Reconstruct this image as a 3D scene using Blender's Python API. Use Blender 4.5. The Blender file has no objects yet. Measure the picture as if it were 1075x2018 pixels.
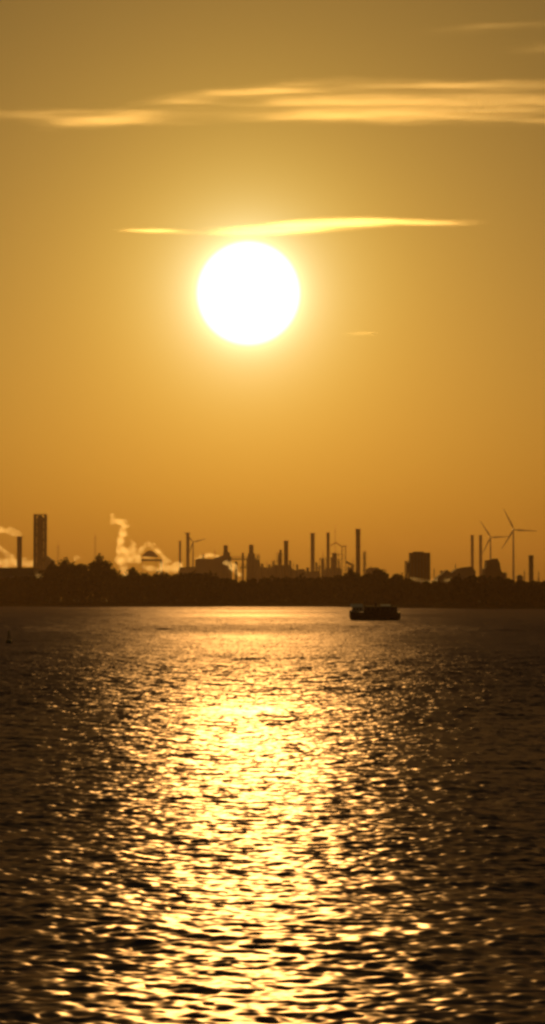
import bpy, math, random
import numpy as np
from mathutils import Vector, Matrix

random.seed(7)
rng = np.random.default_rng(11)
sc = bpy.context.scene
C = sc.collection
R = math.radians

# ------------------------------------------------------------------ camera
CAM_H = 6.0
PW, PH, F = 1075.0, 2018.0, 3766.0          # photograph size and focal length, in its pixels
TILT = math.atan((1180.0 - 1009.0) / F)     # eye level lies 171 px under the picture's middle
cam_d = bpy.data.cameras.new('camera')
cam = bpy.data.objects.new('camera', cam_d)
C.objects.link(cam)
sc.camera = cam
cam.location = (0, 0, CAM_H)
cam.rotation_euler = (math.pi / 2 + TILT, 0, 0)
cam_d.sensor_fit = 'VERTICAL'
cam_d.sensor_height = 24.0
cam_d.lens = 24.0 * F / PH
cam_d.clip_start = 0.5
cam_d.clip_end = 60000.0


def at(px, py, D):
    """World point D metres ahead that the photograph shows at (px, py)."""
    t = (1009.0 - py) / F
    c, s = math.cos(TILT), math.sin(TILT)
    Z = D * (t * c + s) / (c - t * s)
    dep = D * c + Z * s
    return Vector(((px - PW / 2) / F * dep, D, CAM_H + Z))


def water_D(py):
    t = (1009.0 - py) / F
    c, s = math.cos(TILT), math.sin(TILT)
    return -CAM_H * (c - t * s) / (t * c + s)


# ------------------------------------------------------------------ sky, sun, exposure
SUN_PT = at(490, 578, 1000.0)
sd = (SUN_PT - Vector((0, 0, CAM_H))).normalized()
SUN_EL = math.asin(sd.z)
SUN_AZ = math.atan2(sd.x, sd.y)             # clockwise from +Y
EXPO = -1.9
GAIN = 1.0 / (2.0 ** EXPO)

world = bpy.data.worlds.new('World')
sc.world = world
world.use_nodes = True
wn, wl = world.node_tree.nodes, world.node_tree.links
bg = wn['Background']
sky = wn.new('ShaderNodeTexSky')
sky.sky_type = 'NISHITA'
sky.sun_disc = False
sky.sun_elevation = SUN_EL
sky.sun_rotation = SUN_AZ
sky.air_density = 1.5
sky.dust_density = 3.6
sky.ozone_density = 1.0
tint = wn.new('ShaderNodeVectorMath'); tint.operation = 'MULTIPLY'
tint.inputs[1].default_value = (1.0, 0.85, 0.44)
wl.new(sky.outputs[0], tint.inputs[0])
# the sun's overexposed disc and the bright air round it, by angle from the sun
tc = wn.new('ShaderNodeTexCoord')
nrm = wn.new('ShaderNodeVectorMath'); nrm.operation = 'NORMALIZE'
wl.new(tc.outputs['Generated'], nrm.inputs[0])
sub = wn.new('ShaderNodeVectorMath'); sub.operation = 'DISTANCE'
wl.new(nrm.outputs[0], sub.inputs[0]); sub.inputs[1].default_value = sd   # chord = angle in radians when small


def wmath(op, a, b=None, c=None, clamp=False):
    n = wn.new('ShaderNodeMath'); n.operation = op; n.use_clamp = clamp
    for i, v in enumerate((a, b, c)):
        if v is None:
            continue
        if isinstance(v, (int, float)):
            n.inputs[i].default_value = v
        else:
            wl.new(v, n.inputs[i])
    return n.outputs[0]


ang = sub.outputs['Value']
RS = R(1.42)
edge = wmath('SMOOTH_MIN', 1.0, wmath('MULTIPLY', wmath('SUBTRACT', RS + R(0.17), ang), 1.0 / R(0.34)), 0.2)
disc = wmath('MAXIMUM', edge, 0.0)


def glow(width, amp):
    e = wmath('EXPONENT', wmath('MULTIPLY', wmath('MAXIMUM', wmath('SUBTRACT', ang, RS), 0.0), -1.0 / R(width)))
    return e, amp


acc = tint.outputs[0]
strength = 0.0333
for e, amp in ((disc, (2.2, 2.0, 1.7)), glow(0.26, (0.55, 0.52, 0.22)), glow(0.75, (0.10, 0.24, 0.36)), glow(2.0, (0.52, 0.42, 0.06))):
    m = wn.new('ShaderNodeVectorMath'); m.operation = 'MULTIPLY_ADD'
    m.inputs[0].default_value = [v * GAIN / strength for v in amp]
    cb = wn.new('ShaderNodeCombineXYZ')
    for i in range(3):
        wl.new(e, cb.inputs[i])
    wl.new(cb.outputs[0], m.inputs[1])
    wl.new(acc, m.inputs[2])
    acc = m.outputs[0]
wl.new(acc, bg.inputs['Color'])
bg.inputs['Strength'].default_value = strength

sun_d = bpy.data.lights.new('sun', 'SUN')
sun = bpy.data.objects.new('sun', sun_d)
C.objects.link(sun)
sun_d.energy = 4.95
sun_d.angle = R(0.6)
sun_d.color = (1.0, 0.51, 0.11)
sun.rotation_euler = (-sd).to_track_quat('-Z', 'Y').to_euler()

sc.view_settings.view_transform = 'Standard'
sc.view_settings.look = 'None'
sc.view_settings.exposure = EXPO
sc.view_settings.gamma = 1.0
sc.view_settings.use_curve_mapping = False
sc.render.engine = 'CYCLES'
cy = sc.cycles
cy.max_bounces = 5
cy.diffuse_bounces = 1
cy.glossy_bounces = 2
cy.transmission_bounces = 1
cy.volume_bounces = 1
cy.transparent_max_bounces = 12
cy.use_denoising = True
cy.sample_clamp_indirect = 20.0
cy.filter_width = 2.9
cy.volume_max_steps = 256
cy.caustics_reflective = False

# ------------------------------------------------------------------ helpers


class MB:
    def __init__(self):
        self.v, self.f = [], []

    def add(self, vs, fs):
        b = len(self.v)
        self.v.extend([tuple(p) for p in vs])
        self.f.extend([tuple(i + b for i in f) for f in fs])
        return self

    def box(self, x0, x1, y0, y1, z0, z1):
        vs = [(x, y, z) for z in (z0, z1) for y in (y0, y1) for x in (x0, x1)]
        return self.add(vs, [(0, 2, 3, 1), (4, 5, 7, 6), (0, 1, 5, 4), (2, 6, 7, 3), (0, 4, 6, 2), (1, 3, 7, 5)])

    def lathe(self, c, prof, n=14, close=True):
        """prof: list of (radius, z) upward, round the vertical through c."""
        b = len(self.v)
        for r, z in prof:
            for k in range(n):
                a = 2 * math.pi * k / n
                self.v.append((c[0] + r * math.cos(a), c[1] + r * math.sin(a), c[2] + z))
        for j in range(len(prof) - 1):
            for k in range(n):
                k2 = (k + 1) % n
                self.f.append((b + j * n + k, b + j * n + k2, b + (j + 1) * n + k2, b + (j + 1) * n + k))
        if close:
            self.f.append(tuple(b + k for k in range(n))[::-1])
            self.f.append(tuple(b + (len(prof) - 1) * n + k for k in range(n)))
        return self

    def bar(self, p, q, r, r2=None, n=5):
        p, q = Vector(p), Vector(q)
        r2 = r if r2 is None else r2
        d = (q - p).normalized()
        u = d.cross(Vector((0.31, 0.2, 0.93))).normalized()
        w = d.cross(u)
        b = len(self.v)
        for c, rr in ((p, r), (q, r2)):
            for k in range(n):
                a = 2 * math.pi * k / n
                self.v.append(tuple(c + u * rr * math.cos(a) + w * rr * math.sin(a)))
        for k in range(n):
            k2 = (k + 1) % n
            self.f.append((b + k, b + k2, b + n + k2, b + n + k))
        self.f.append(tuple(b + k for k in range(n))[::-1])
        self.f.append(tuple(b + n + k for k in range(n)))
        return self

    def prism(self, pts, y0, y1):
        """(x, z) outline extruded in y."""
        n = len(pts)
        vs = [(x, y0, z) for x, z in pts] + [(x, y1, z) for x, z in pts]
        fs = [tuple(range(n)), tuple(range(n, 2 * n))[::-1]]
        fs += [(i, i + n, (i + 1) % n + n, (i + 1) % n) for i in range(n)]
        return self.add(vs, fs)

    def build(self, name, mat, parent=None, smooth=False, loc=None):
        me = bpy.data.meshes.new(name)
        me.from_pydata(self.v, [], self.f)
        me.update()
        if smooth:
            me.polygons.foreach_set('use_smooth', [True] * len(me.polygons))
        o = bpy.data.objects.new(name, me)
        C.objects.link(o)
        if mat:
            me.materials.append(mat)
        if parent:
            o.parent = parent
        if loc:
            o.location = loc
        return o


def tag(o, label=None, cat=None, group=None, kind=None):
    if label: o['label'] = label
    if cat: o['category'] = cat
    if group: o['group'] = group
    if kind: o['kind'] = kind
    return o


def thing(name, loc, label, cat, group=None):
    o = bpy.data.objects.new(name, None)
    o.empty_display_size = 1.0
    C.objects.link(o)
    o.location = loc
    return tag(o, label, cat, group)


def mat_surface(name, col, rough=0.7, metal=0.0, var=0.35, scale=0.4, bump=0.0):
    m = bpy.data.materials.new(name)
    m.use_nodes = True
    n, l = m.node_tree.nodes, m.node_tree.links
    b = n['Principled BSDF']
    b.inputs['Roughness'].default_value = rough
    b.inputs['Metallic'].default_value = metal
    t = n.new('ShaderNodeTexCoord')
    nz = n.new('ShaderNodeTexNoise')
    nz.inputs['Scale'].default_value = scale
    nz.inputs['Detail'].default_value = 5
    l.new(t.outputs['Object'], nz.inputs['Vector'])
    mx = n.new('ShaderNodeMix'); mx.data_type = 'RGBA'
    mx.inputs['A'].default_value = tuple(c * (1 - var) for c in col) + (1,)
    mx.inputs['B'].default_value = tuple(min(1, c * (1 + var)) for c in col) + (1,)
    l.new(nz.outputs['Fac'], mx.inputs['Factor'])
    l.new(mx.outputs['Result'], b.inputs['Base Color'])
    if bump:
        bp = n.new('ShaderNodeBump')
        bp.inputs['Strength'].default_value = bump
        l.new(nz.outputs['Fac'], bp.inputs['Height'])
        l.new(bp.outputs['Normal'], b.inputs['Normal'])
    return m


M = dict(
    concrete=mat_surface('concrete', (0.30, 0.28, 0.26)),
    steel=mat_surface('painted_steel', (0.20, 0.19, 0.18), 0.55),
    rust=mat_surface('rusty_steel', (0.20, 0.12, 0.08), 0.75),
    cladding=mat_surface('wall_cladding', (0.26, 0.24, 0.22), 0.6),
    brick=mat_surface('red_brick', (0.25, 0.13, 0.09), 0.85),
    roof=mat_surface('roof_sheet', (0.09, 0.07, 0.06), 0.95),
    white=mat_surface('white_paint', (0.75, 0.75, 0.72), 0.45, var=0.08),
    gloss=mat_surface('glossy_pale_paint', (0.72, 0.72, 0.70), 0.25, var=0.05),
    hull=mat_surface('black_hull_paint', (0.035, 0.03, 0.03), 0.5),
    deck=mat_surface('deck_paint', (0.08, 0.05, 0.04), 0.6),
    rubber=mat_surface('rubber', (0.02, 0.02, 0.02), 0.8),
    glass=mat_surface('dark_glass', (0.02, 0.025, 0.03), 0.08, var=0.02),
    buoy=mat_surface('green_buoy_paint', (0.03, 0.09, 0.05), 0.5),
    bark=mat_surface('bark', (0.09, 0.07, 0.05), 0.9),
    leaf=mat_surface('foliage', (0.055, 0.07, 0.025), 0.85, var=0.5, scale=0.25),
    soil=mat_surface('grassy_bank', (0.07, 0.07, 0.035), 0.95, var=0.5, scale=0.05),
    stone=mat_surface('bank_stone', (0.16, 0.14, 0.12), 0.9, var=0.4, scale=0.3),
)

# ------------------------------------------------------------------ water


def wave_tile(size, n, l0, l1, seed, spread=2.0):
    """Periodic random sea of wavelengths l0..l1, scaled to a mean-square slope of 1 per axis pair."""
    r = np.random.default_rng(seed)
    k = 2 * np.pi * np.fft.fftfreq(n, size / n)
    kx, ky = np.meshgrid(k, k)
    kk = np.hypot(kx, ky)
    lam = np.where(kk > 0, 2 * np.pi / np.maximum(kk, 1e-6), 1e9)
    th = np.arctan2(ky, kx)
    amp = np.where((lam >= l0) & (lam <= l1), np.maximum(kk, 1e-6) ** -2.0, 0.0)
    amp *= 0.32 + np.abs(np.cos(th - math.pi / 2 + 0.18)) ** spread
    h = np.fft.ifft2(amp * (r.normal(size=(n, n)) + 1j * r.normal(size=(n, n)))).real
    gx = np.gradient(h, size / n, axis=1); gy = np.gradient(h, size / n, axis=0)
    return h / math.sqrt((gx ** 2 + gy ** 2).mean() / 2)


def sample(tile, size, x, y, rot):
    n = tile.shape[0]
    c, s = math.cos(rot), math.sin(rot)
    u = ((c * x - s * y) / size * n) % n
    v = ((s * x + c * y) / size * n) % n
    i = np.floor(u).astype(int); j = np.floor(v).astype(int)
    fu, fv = u - i, v - j
    i %= n; j %= n
    i2, j2 = (i + 1) % n, (j + 1) % n
    return (tile[j, i] * (1 - fu) * (1 - fv) + tile[j, i2] * fu * (1 - fv)
            + tile[j2, i] * (1 - fu) * fv + tile[j2, i2] * fu * fv)


BANDS = [  # wavelength low, high, slope deviation, tile size, tile cells
    (0.21, 0.70, 0.125, 23.0, 512),
    (0.70, 2.2, 0.040, 61.0, 512),
    (2.2, 6.5, 0.018, 120.0, 512),
    (6.5, 20.0, 0.015, 330.0, 512),
]


def build_water():
    q = 0.0016
    rows = [12.0]
    while rows[-1] < 1750.0:
        rows.append(rows[-1] * (1 + q))
    while rows[-1] < 8000.0:
        rows.append(rows[-1] * 1.03)
    rr = np.array([0.5] + rows)
    fine = np.arange(-0.19, 0.19, q)
    out = [0.19]
    st = q
    while out[-1] < math.pi - 0.06:
        st = min(st * 1.35, 0.16)
        out.append(out[-1] + st)
    out[-1] = math.pi
    aa = np.concatenate([-np.array(out[::-1]), fine[1:], np.array(out)])[:-1]   # -pi and pi are the same column
    aa_next = np.append(aa[1:], aa[0] + 2 * math.pi)
    da = aa_next - aa
    Rr, A = np.meshgrid(rr, aa, indexing='ij')
    dR = np.gradient(rr)[:, None] * np.ones_like(A)
    spc = np.maximum(dR, Rr * da[None, :])
    x = Rr * np.sin(A); y = Rr * np.cos(A)
    # calmer and livelier patches of the river, and one slick
    t = wave_tile(2400.0, 256, 60, 800, 5)
    t = t / t.std()
    patch = np.clip(1.0 + 0.17 * sample(t, 2400.0, x * 0.7, y * 1.6, 0.05), 0.6, 1.4)
    slick = np.exp(-(((y - 104) / 5.5) ** 2 + ((x + 1.6) / 4.2) ** 2))
    patch *= 1 - 0.55 * slick
    patch *= 0.70 + 0.58 * np.clip((np.log(Rr) - math.log(34)) / math.log(4.5), 0, 1)   # livelier out in the open reach
    h = np.zeros_like(x)
    carry = np.zeros_like(x)      # slope variance that the mesh is too coarse to carry goes to the next longer waves
    fine_rest = np.zeros_like(x)
    for i, (l0, l1, sl, size, n) in enumerate(BANDS):
        lm = math.sqrt(l0 * l1)
        w = np.clip((lm * 0.42 - spc) / (lm * 0.22), 0, 1)
        a = wave_tile(size, n, l0, l1, 20 + i)
        b = wave_tile(size * 1.37, n, l0, l1, 40 + i)
        var = sl ** 2 + carry
        h += w * np.sqrt(var) * patch * (0.72 * sample(a, size, x, y, 0.12) + 0.69 * sample(b, size * 1.37, x, y, -0.23))
        rest = var * (1 - w ** 2)
        carry = rest * 0.15
        fine_rest += rest * 0.85
    near = np.clip((260.0 - Rr) / 180.0, 0, 1)
    micro = np.sqrt(0.125 ** 2 + (carry + fine_rest) * near) * patch
    rough = np.sqrt(np.sqrt(0.12 ** 2 + 2.0 * (carry + fine_rest) * (1 - near) * patch ** 2))    # waves finer than the mesh widen the gloss
    nr, nc = x.shape
    co = np.stack([x, y, h], -1).reshape(-1, 3)
    idx = np.arange(nr * nc).reshape(nr, nc)
    i0 = idx[:-1, :]; i1 = idx[1:, :]
    q4 = np.stack([i0, np.roll(i0, -1, 1), np.roll(i1, -1, 1), i1], -1).reshape(-1, 4)[:, ::-1]
    me = bpy.data.meshes.new('water')
    me.vertices.add(len(co)); me.vertices.foreach_set('co', co.ravel().astype(np.float32))
    me.loops.add(q4.size); me.loops.foreach_set('vertex_index', q4.ravel().astype(np.int32))
    me.polygons.add(len(q4))
    me.polygons.foreach_set('loop_start', np.arange(0, q4.size, 4, dtype=np.int32))
    me.polygons.foreach_set('use_smooth', np.ones(len(q4), dtype=bool))
    at_ = me.attributes.new('micro', 'FLOAT', 'POINT')
    at_.data.foreach_set('value', micro.ravel().astype(np.float32))
    at_ = me.attributes.new('gloss', 'FLOAT', 'POINT')
    at_.data.foreach_set('value', rough.ravel().astype(np.float32))
    me.update(calc_edges=True)
    o = bpy.data.objects.new('water', me)
    C.objects.link(o)
    return tag(o, 'wide rippled river with a golden path of sunlight', kind='structure')


def water_material():
    m = bpy.data.materials.new('river_water')
    m.use_nodes = True
    n, l = m.node_tree.nodes, m.node_tree.links
    n.remove(n['Principled BSDF'])
    body = n.new('ShaderNodeBsdfDiffuse')
    body.inputs['Color'].default_value = (0.085, 0.060, 0.110, 1)
    gl = n.new('ShaderNodeBsdfGlossy')
    gl.distribution = 'BECKMANN'
    gl.inputs['Color'].default_value = (1.0, 0.87, 0.98, 1)
    gat = n.new('ShaderNodeAttribute'); gat.attribute_name = 'gloss'
    l.new(gat.outputs['Fac'], gl.inputs['Roughness'])
    mixs = n.new('ShaderNodeMixShader')
    mixs.inputs[0].default_value = 0.118     # mean reflectance of wind-roughened water
    l.new(body.outputs[0], mixs.inputs[1])
    l.new(gl.outputs[0], mixs.inputs[2])
    l.new(mixs.outputs[0], n['Material Output'].inputs['Surface'])
    geo = n.new('ShaderNodeNewGeometry')
    att = n.new('ShaderNodeAttribute'); att.attribute_name = 'micro'

    def noise(scale, detail, off):
        mp = n.new('ShaderNodeMapping')
        mp.inputs['Location'].default_value = off
        l.new(geo.outputs['Position'], mp.inputs['Vector'])
        z = n.new('ShaderNodeTexNoise')
        z.inputs['Scale'].default_value = scale
        z.inputs['Detail'].default_value = detail
        z.inputs['Roughness'].default_value = 0.62
        l.new(mp.outputs[0], z.inputs['Vector'])
        s = n.new('ShaderNodeVectorMath'); s.operation = 'SUBTRACT'
        l.new(z.outputs['Color'], s.inputs[0]); s.inputs[1].default_value = (0.5, 0.5, 0.5)
        return s.outputs[0]

    s1 = noise(2.8, 1.3, (3.1, 7.7, 0))
    sc1 = n.new('ShaderNodeVectorMath'); sc1.operation = 'SCALE'
    l.new(s1, sc1.inputs[0])
    mm = n.new('ShaderNodeMath'); mm.operation = 'MULTIPLY'
    l.new(att.outputs['Fac'], mm.inputs[0]); mm.inputs[1].default_value = 1.0 / 0.105
    l.new(mm.outputs[0], sc1.inputs['Scale'])
    flat = n.new('ShaderNodeVectorMath'); flat.operation = 'MULTIPLY'
    l.new(sc1.outputs[0], flat.inputs[0]); flat.inputs[1].default_value = (0.70, 1, 0)
    ad = n.new('ShaderNodeVectorMath'); ad.operation = 'ADD'
    l.new(geo.outputs['Normal'], ad.inputs[0]); l.new(flat.outputs[0], ad.inputs[1])
    no = n.new('ShaderNodeVectorMath'); no.operation = 'NORMALIZE'
    l.new(ad.outputs[0], no.inputs[0])
    l.new(no.outputs[0], gl.inputs['Normal'])
    return m


water = build_water()
water.data.materials.append(water_material())

# ------------------------------------------------------------------ far bank
SHORE = [(-3000, 1630), (-700, 1600), (-230, 1540), (-60, 1506), (40, 1500), (70, 1380), (120, 1150), (220, 1110), (700, 1080), (3000, 1060)]


def shore_y(x):
    return float(np.interp(x, [p[0] for p in SHORE], [p[1] for p in SHORE]))


def build_bank():
    xs = list(np.linspace(-7000, -700, 24)) + list(np.linspace(-680, 680, 180)) + list(np.linspace(700, 7000, 24))
    prof = [(-6, -0.8, 0), (0, 0.15, 0), (5, 1.4, 0), (12, 3.4, 0), (30, 4.2, 0.3), (70, 4.0, 0.5), (200, 3.6, 0.5), (900, 4.0, 0.8), (2500, 4.0, 1), (5600, 4.0, 1)]
    vs, fs = [], []
    for x in xs:
        for d, z, j in prof:
            vs.append((x, min(shore_y(x) + d + random.uniform(-0.8, 0.8) * (d < 100), 7400), z + random.uniform(-j, j) * 0.5))
    n = len(prof)
    for i in range(len(xs) - 1):
        for k in range(n - 1):
            fs.append((i * n + k, (i + 1) * n + k, (i + 1) * n + k + 1, i * n + k + 1))
    mb = MB().add(vs, fs)
    return tag(mb.build('far_bank', M['soil'], smooth=True), 'low dark far bank of the river below the trees', kind='structure')


build_bank()

# ------------------------------------------------------------------ trees
TOPS = [(-120, 1133), (60, 1135), (88, 1128), (96, 1107), (112, 1108), (130, 1104), (150, 1105), (172, 1107), (185, 1098), (207, 1097), (216, 1108),
        (226, 1123), (250, 1132), (262, 1121), (278, 1124), (300, 1130), (328, 1124), (338, 1133), (350, 1131), (362, 1126), (400, 1126),
        (440, 1136), (472, 1143), (520, 1138), (560, 1135), (600, 1136), (640, 1135), (668, 1131), (686, 1126), (702, 1126), (712, 1131),
        (724, 1128), (742, 1125), (766, 1126), (792, 1132), (812, 1141), (850, 1151), (866, 1143), (884, 1152), (902, 1133), (960, 1132),
        (1000, 1137), (1030, 1143), (1200, 1144)]


def top_py(px):
    return float(np.interp(px, [p[0] for p in TOPS], [p[1] for p in TOPS]))


def leaf_cloud(mb, c, rad, n, size, r):
    """Leaf clumps (bent little quads) through an ellipsoid."""
    d = r.normal(size=(n, 3)); d /= np.linalg.norm(d, axis=1)[:, None]
    p = d * (r.random(n) ** 0.4)[:, None] * np.array(rad) + np.array(c)
    a = r.normal(size=(n, 3)); a /= np.linalg.norm(a, axis=1)[:, None]
    e = r.normal(size=(n, 3)); e -= (e * a).sum(1)[:, None] * a; e /= np.linalg.norm(e, axis=1)[:, None]
    s = size * (0.55 + 0.9 * r.random(n))[:, None]
    b = len(mb.v)
    q = np.stack([p - a * s, p + e * s * 0.6, p + a * s * 1.1, p - e * s * 0.7], 1).reshape(-1, 3)
    mb.v.extend(map(tuple, q))
    mb.f.extend([(b + 4 * i, b + 4 * i + 1, b + 4 * i + 2, b + 4 * i + 3) for i in range(n)])


def add_tree(crown, wood, x, y, z0, h, w, r, leaves=170, size=0.95, lobes=6):
    top = Vector((x + r.normal() * 0.4, y, z0 + h * 0.72))
    wood.bar((x, y, z0 - 0.5), top, 0.028 * h, 0.008 * h, 6)
    for k in range(lobes):
        a = r.random() * 6.28
        f = 0.16 + 0.74 * (k + r.random() * 0.6) / lobes
        spread = w * 0.5 * (1.15 - abs(f - 0.5) * 1.3)
        cz = z0 + h * f
        lr = w * (0.20 + 0.14 * r.random())
        c = (x + math.cos(a) * spread * 0.75, y + math.sin(a) * spread * 0.75, cz)
        wood.bar((x, y, z0 + h * f * 0.6), c, 0.012 * h, 0.004 * h, 4)
        leaf_cloud(crown, c, (lr, lr, lr * (0.75 + 0.5 * r.random())), leaves // lobes, size, r)
    leaf_cloud(crown, (x, y, z0 + h * 0.86), (w * 0.22, w * 0.22, h * 0.135), leaves // 5, size, r)


def x_of(px, D):
    return at(px, 1180, D).x


def build_wood():
    crown, wood = MB(), MB()
    r = np.random.default_rng(3)
    for row, (off, hf, step) in enumerate(((15, 0.62, 7.5), (22, 0.86, 7.5), (31, 0.96, 8.0), (42, 1.0, 8.5))):
        px = -110.0
        while px < 1190:
            D = 1500.0
            for _ in range(4):
                D = shore_y(x_of(px, D)) + off
            D += r.normal() * 3
            s = D / F
            x = x_of(px, D)
            py = top_py(px) + abs(r.normal()) * 5 * (row < 2)
            h = (at(px, py, D).z - 4.0) * hf * (1.0 - 0.05 * r.random())
            add_tree(crown, wood, x, D, 3.8, max(h, 6), min(max(h, 6) * (0.62 + 0.25 * r.random()), 16), r, 330, 1.15, 8)
            px += step / s * (0.65 + 0.6 * r.random())
    px = -110.0                       # shrubs along the water's edge
    while px < 1190:
        D = 1500.0
        for _ in range(4):
            D = shore_y(x_of(px, D)) + 9
        x = x_of(px, D)
        hh = 1.8 + 3.2 * r.random()
        leaf_cloud(crown, (x, D + r.normal() * 2, 3.0 + hh * 0.5), (2.6, 2.2, hh), 60, 0.7, r)
        px += 2.6 / (D / F)
    o = crown.build('wood', M['leaf'])
    tag(o, 'dark mass of trees and scrub along the far bank', 'wood', kind='stuff')
    t = wood.build('tree_trunks', M['bark'], o)
    t['kind'] = 'stuff'


build_wood()


def lone_tree(px, py, off, wpx, label, seed):
    r = np.random.default_rng(seed)
    D = 1500.0
    for _ in range(4):
        D = shore_y(x_of(px, D)) + off
    p = at(px, py, D)
    root = thing('tree', (p.x, D, 3.6), label, 'tree', 'trees that stand out of the far bank wood')
    cr, wd = MB(), MB()
    add_tree(cr, wd, 0, 0, 0, (p.z - 3.6) * 1.02, wpx * D / F, r, 900, 0.75, 12)
    wd.build('trunk', M['bark'], root)
    cr.build('crown', M['leaf'], root)


lone_tree(130, 1099, 60, 34, 'low rounded tree between the framed tower and the steam plume', 1)
lone_tree(197, 1092, 60, 40, 'tall rounded tree just left of the curling steam plume', 2)
lone_tree(263, 1117, 60, 20, 'small tree at the foot of the curling steam plume', 3)
lone_tree(692, 1121, 60, 30, 'rounded tree in front of the tall dark chimney', 4)
lone_tree(744, 1121, 60, 40, 'broad rounded tree above the boat', 5)
lone_tree(103, 1106, 60, 16, 'bushy tree at the right foot of the framed tower', 6)

# ------------------------------------------------------------------ industry on the far bank
LAND = 3.5


def FAR(D):
    return D * 1.3 if D >= 2250 else D


def chimney(name, px0, px1, py, D, label, mat='concrete', taper=1.0, bands=3, flare=None, cat='chimney', group='chimneys on the skyline'):
    D = FAR(D)
    s = D / F
    p = at((px0 + px1) / 2, py, D)
    w = (px1 - px0) * s / 2
    H = p.z - LAND
    root = thing(name, (p.x, D, LAND), label, cat, group)
    prof = [(w * taper, 0), (w * (taper * 0.55 + 0.45), H * 0.45), (w, H * 0.97), (w * 1.0, H)]
    if flare:
        prof = [(w * flare[0], 0), (w * flare[0], flare[1] * H * 0.9), (w, flare[1] * H), (w, H)]
    MB().lathe((0, 0, 0), prof, 16).build('shaft', M[mat], root, True)
    MB().lathe((0, 0, H - 0.05 * w), [(w * 1.12, -w * 0.5), (w * 1.12, w * 0.2), (w * 0.8, w * 0.22), (w * 0.78, -w * 0.2)], 16, False).build('rim', M['steel'], root)
    for k in range(bands):
        z = H * (0.93 - 0.17 * k)
        g = MB()
        g.lathe((0, 0, z), [(w * 0.99, 0), (w + 1.0, 0), (w + 1.0, 0.25), (w * 0.99, 0.25)], 14, False)
        for q in range(8):
            a = q * math.pi / 4
            g.bar(((w + 0.95) * math.cos(a), (w + 0.95) * math.sin(a), z), ((w + 0.95) * math.cos(a), (w + 0.95) * math.sin(a), z + 1.2), 0.06, n=4)
        g.lathe((0, 0, z + 1.1), [(w + 0.92, 0), (w + 1.0, 0), (w + 1.0, 0.1), (w + 0.92, 0.1)], 14, False)
        g.build('platform', M['steel'], root)
    lad = MB()
    lad.bar((-0.3, -w * taper - 0.25, 0), (-0.3, -w - 0.25, H), 0.07, n=4)
    lad.bar((0.3, -w * taper - 0.25, 0), (0.3, -w - 0.25, H), 0.07, n=4)
    lad.build('ladder', M['steel'], root)
    return root


def frame_tower(px0, px1, py, D, label, name='frame_tower', floors=10, core=0.55, cat='tower', col=0.06, mat='steel'):
    """Steel frame of columns, floors and diagonal braces round a vessel."""
    D = FAR(D)
    s = D / F
    p = at((px0 + px1) / 2, py, D)
    w = (px1 - px0) * s / 2
    H = p.z - LAND
    root = thing(name, (p.x, D, LAND), label, cat)
    t = max(w * col, 0.25)
    for sx in (-1, 1):
        for sy in (-1, 1):
            MB().box(sx * (w - t) - t, sx * (w - t) + t, sy * (w - t) - t, sy * (w - t) + t, 0, H).build('column', M[mat], root)
    for k in range(1, floors + 1):
        z = H * k / floors
        MB().box(-w + 0.02, w - 0.02, -w + 0.02, w - 0.02, z - 0.55, z - 0.05).build('floor', M[mat], root)
    br = MB()
    for k in range(floors):
        z0, z1 = H * k / floors, H * (k + 1) / floors
        for sy in (-1, 1):
            a, b = ((-w + t, w - t) if k % 2 else (w - t, -w + t))
            br.bar((a, sy * (w - 0.1), z0), (b, sy * (w - 0.1), z1), t * 0.45, n=4)
            br.bar((sy * (w - 0.1), a, z0), (sy * (w - 0.1), b, z1), t * 0.45, n=4)
    br.build('brace', M[mat], root)
    if core:
        MB().lathe((0, 0, 0), [(w * core, 0.3), (w * core, H * 0.96), (w * core * 0.5, H * 0.99)], 14).build('vessel', M['concrete'], root, True)
    rl = MB()
    for sx, sy, ex, ey in ((-1, -1, 1, -1), (-1, 1, 1, 1), (-1, -1, -1, 1), (1, -1, 1, 1)):
        rl.bar((sx * w, sy * w, H + 1.1), (ex * w, ey * w, H + 1.1), 0.08, n=4)
        rl.bar((sx * w, sy * w, H), (sx * w, sy * w, H + 1.1), 0.08, n=4)
    rl.build('railing', M[mat], root)
    return root


def column_vessel(segs, D, label, group='process columns'):
    """segs: (px0, px1, py_top) from the lowest, widest to the highest, narrowest."""
    D = FAR(D)
    s = D / F
    cx = (segs[-1][0] + segs[-1][1]) / 2
    p = at(cx, segs[-1][2], D)
    root = thing('process_column', (p.x, D, LAND), label, 'column', group)
    z0 = 0.0
    for i, (a, b, py) in enumerate(segs):
        z1 = at(cx, py, D).z - LAND
        w = (b - a) * s / 2
        ox = ((a + b) / 2 - cx) * s
        MB().lathe((ox, 0, 0), [(w, z0), (w, z1 - w * 0.4), (w * 0.6, z1 - w * 0.08), (w * 0.2, z1)], 14).build('vessel_section', M['steel'], root, True)
        nP = max(1, int((z1 - z0) / 9))
        for k in range(nP):
            z = z0 + (z1 - z0) * (k + 0.8) / nP
            MB().lathe((ox, 0, z), [(w * 0.98, 0), (w + 1.2, 0), (w + 1.2, 0.3), (w * 0.98, 0.3)], 12, False).build('platform', M['steel'], root)
        z0 = z1 - w * 0.5
    H = z0
    MB().bar((segs[-1][1] - cx) and ((segs[-1][1] - cx) * s + 0.5, 0, 1) or (0, 0, 1), ((segs[-1][1] - cx) * s + 0.5, 0, H), 0.3, n=5).build('riser_pipe', M['rust'], root)
    return root


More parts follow.
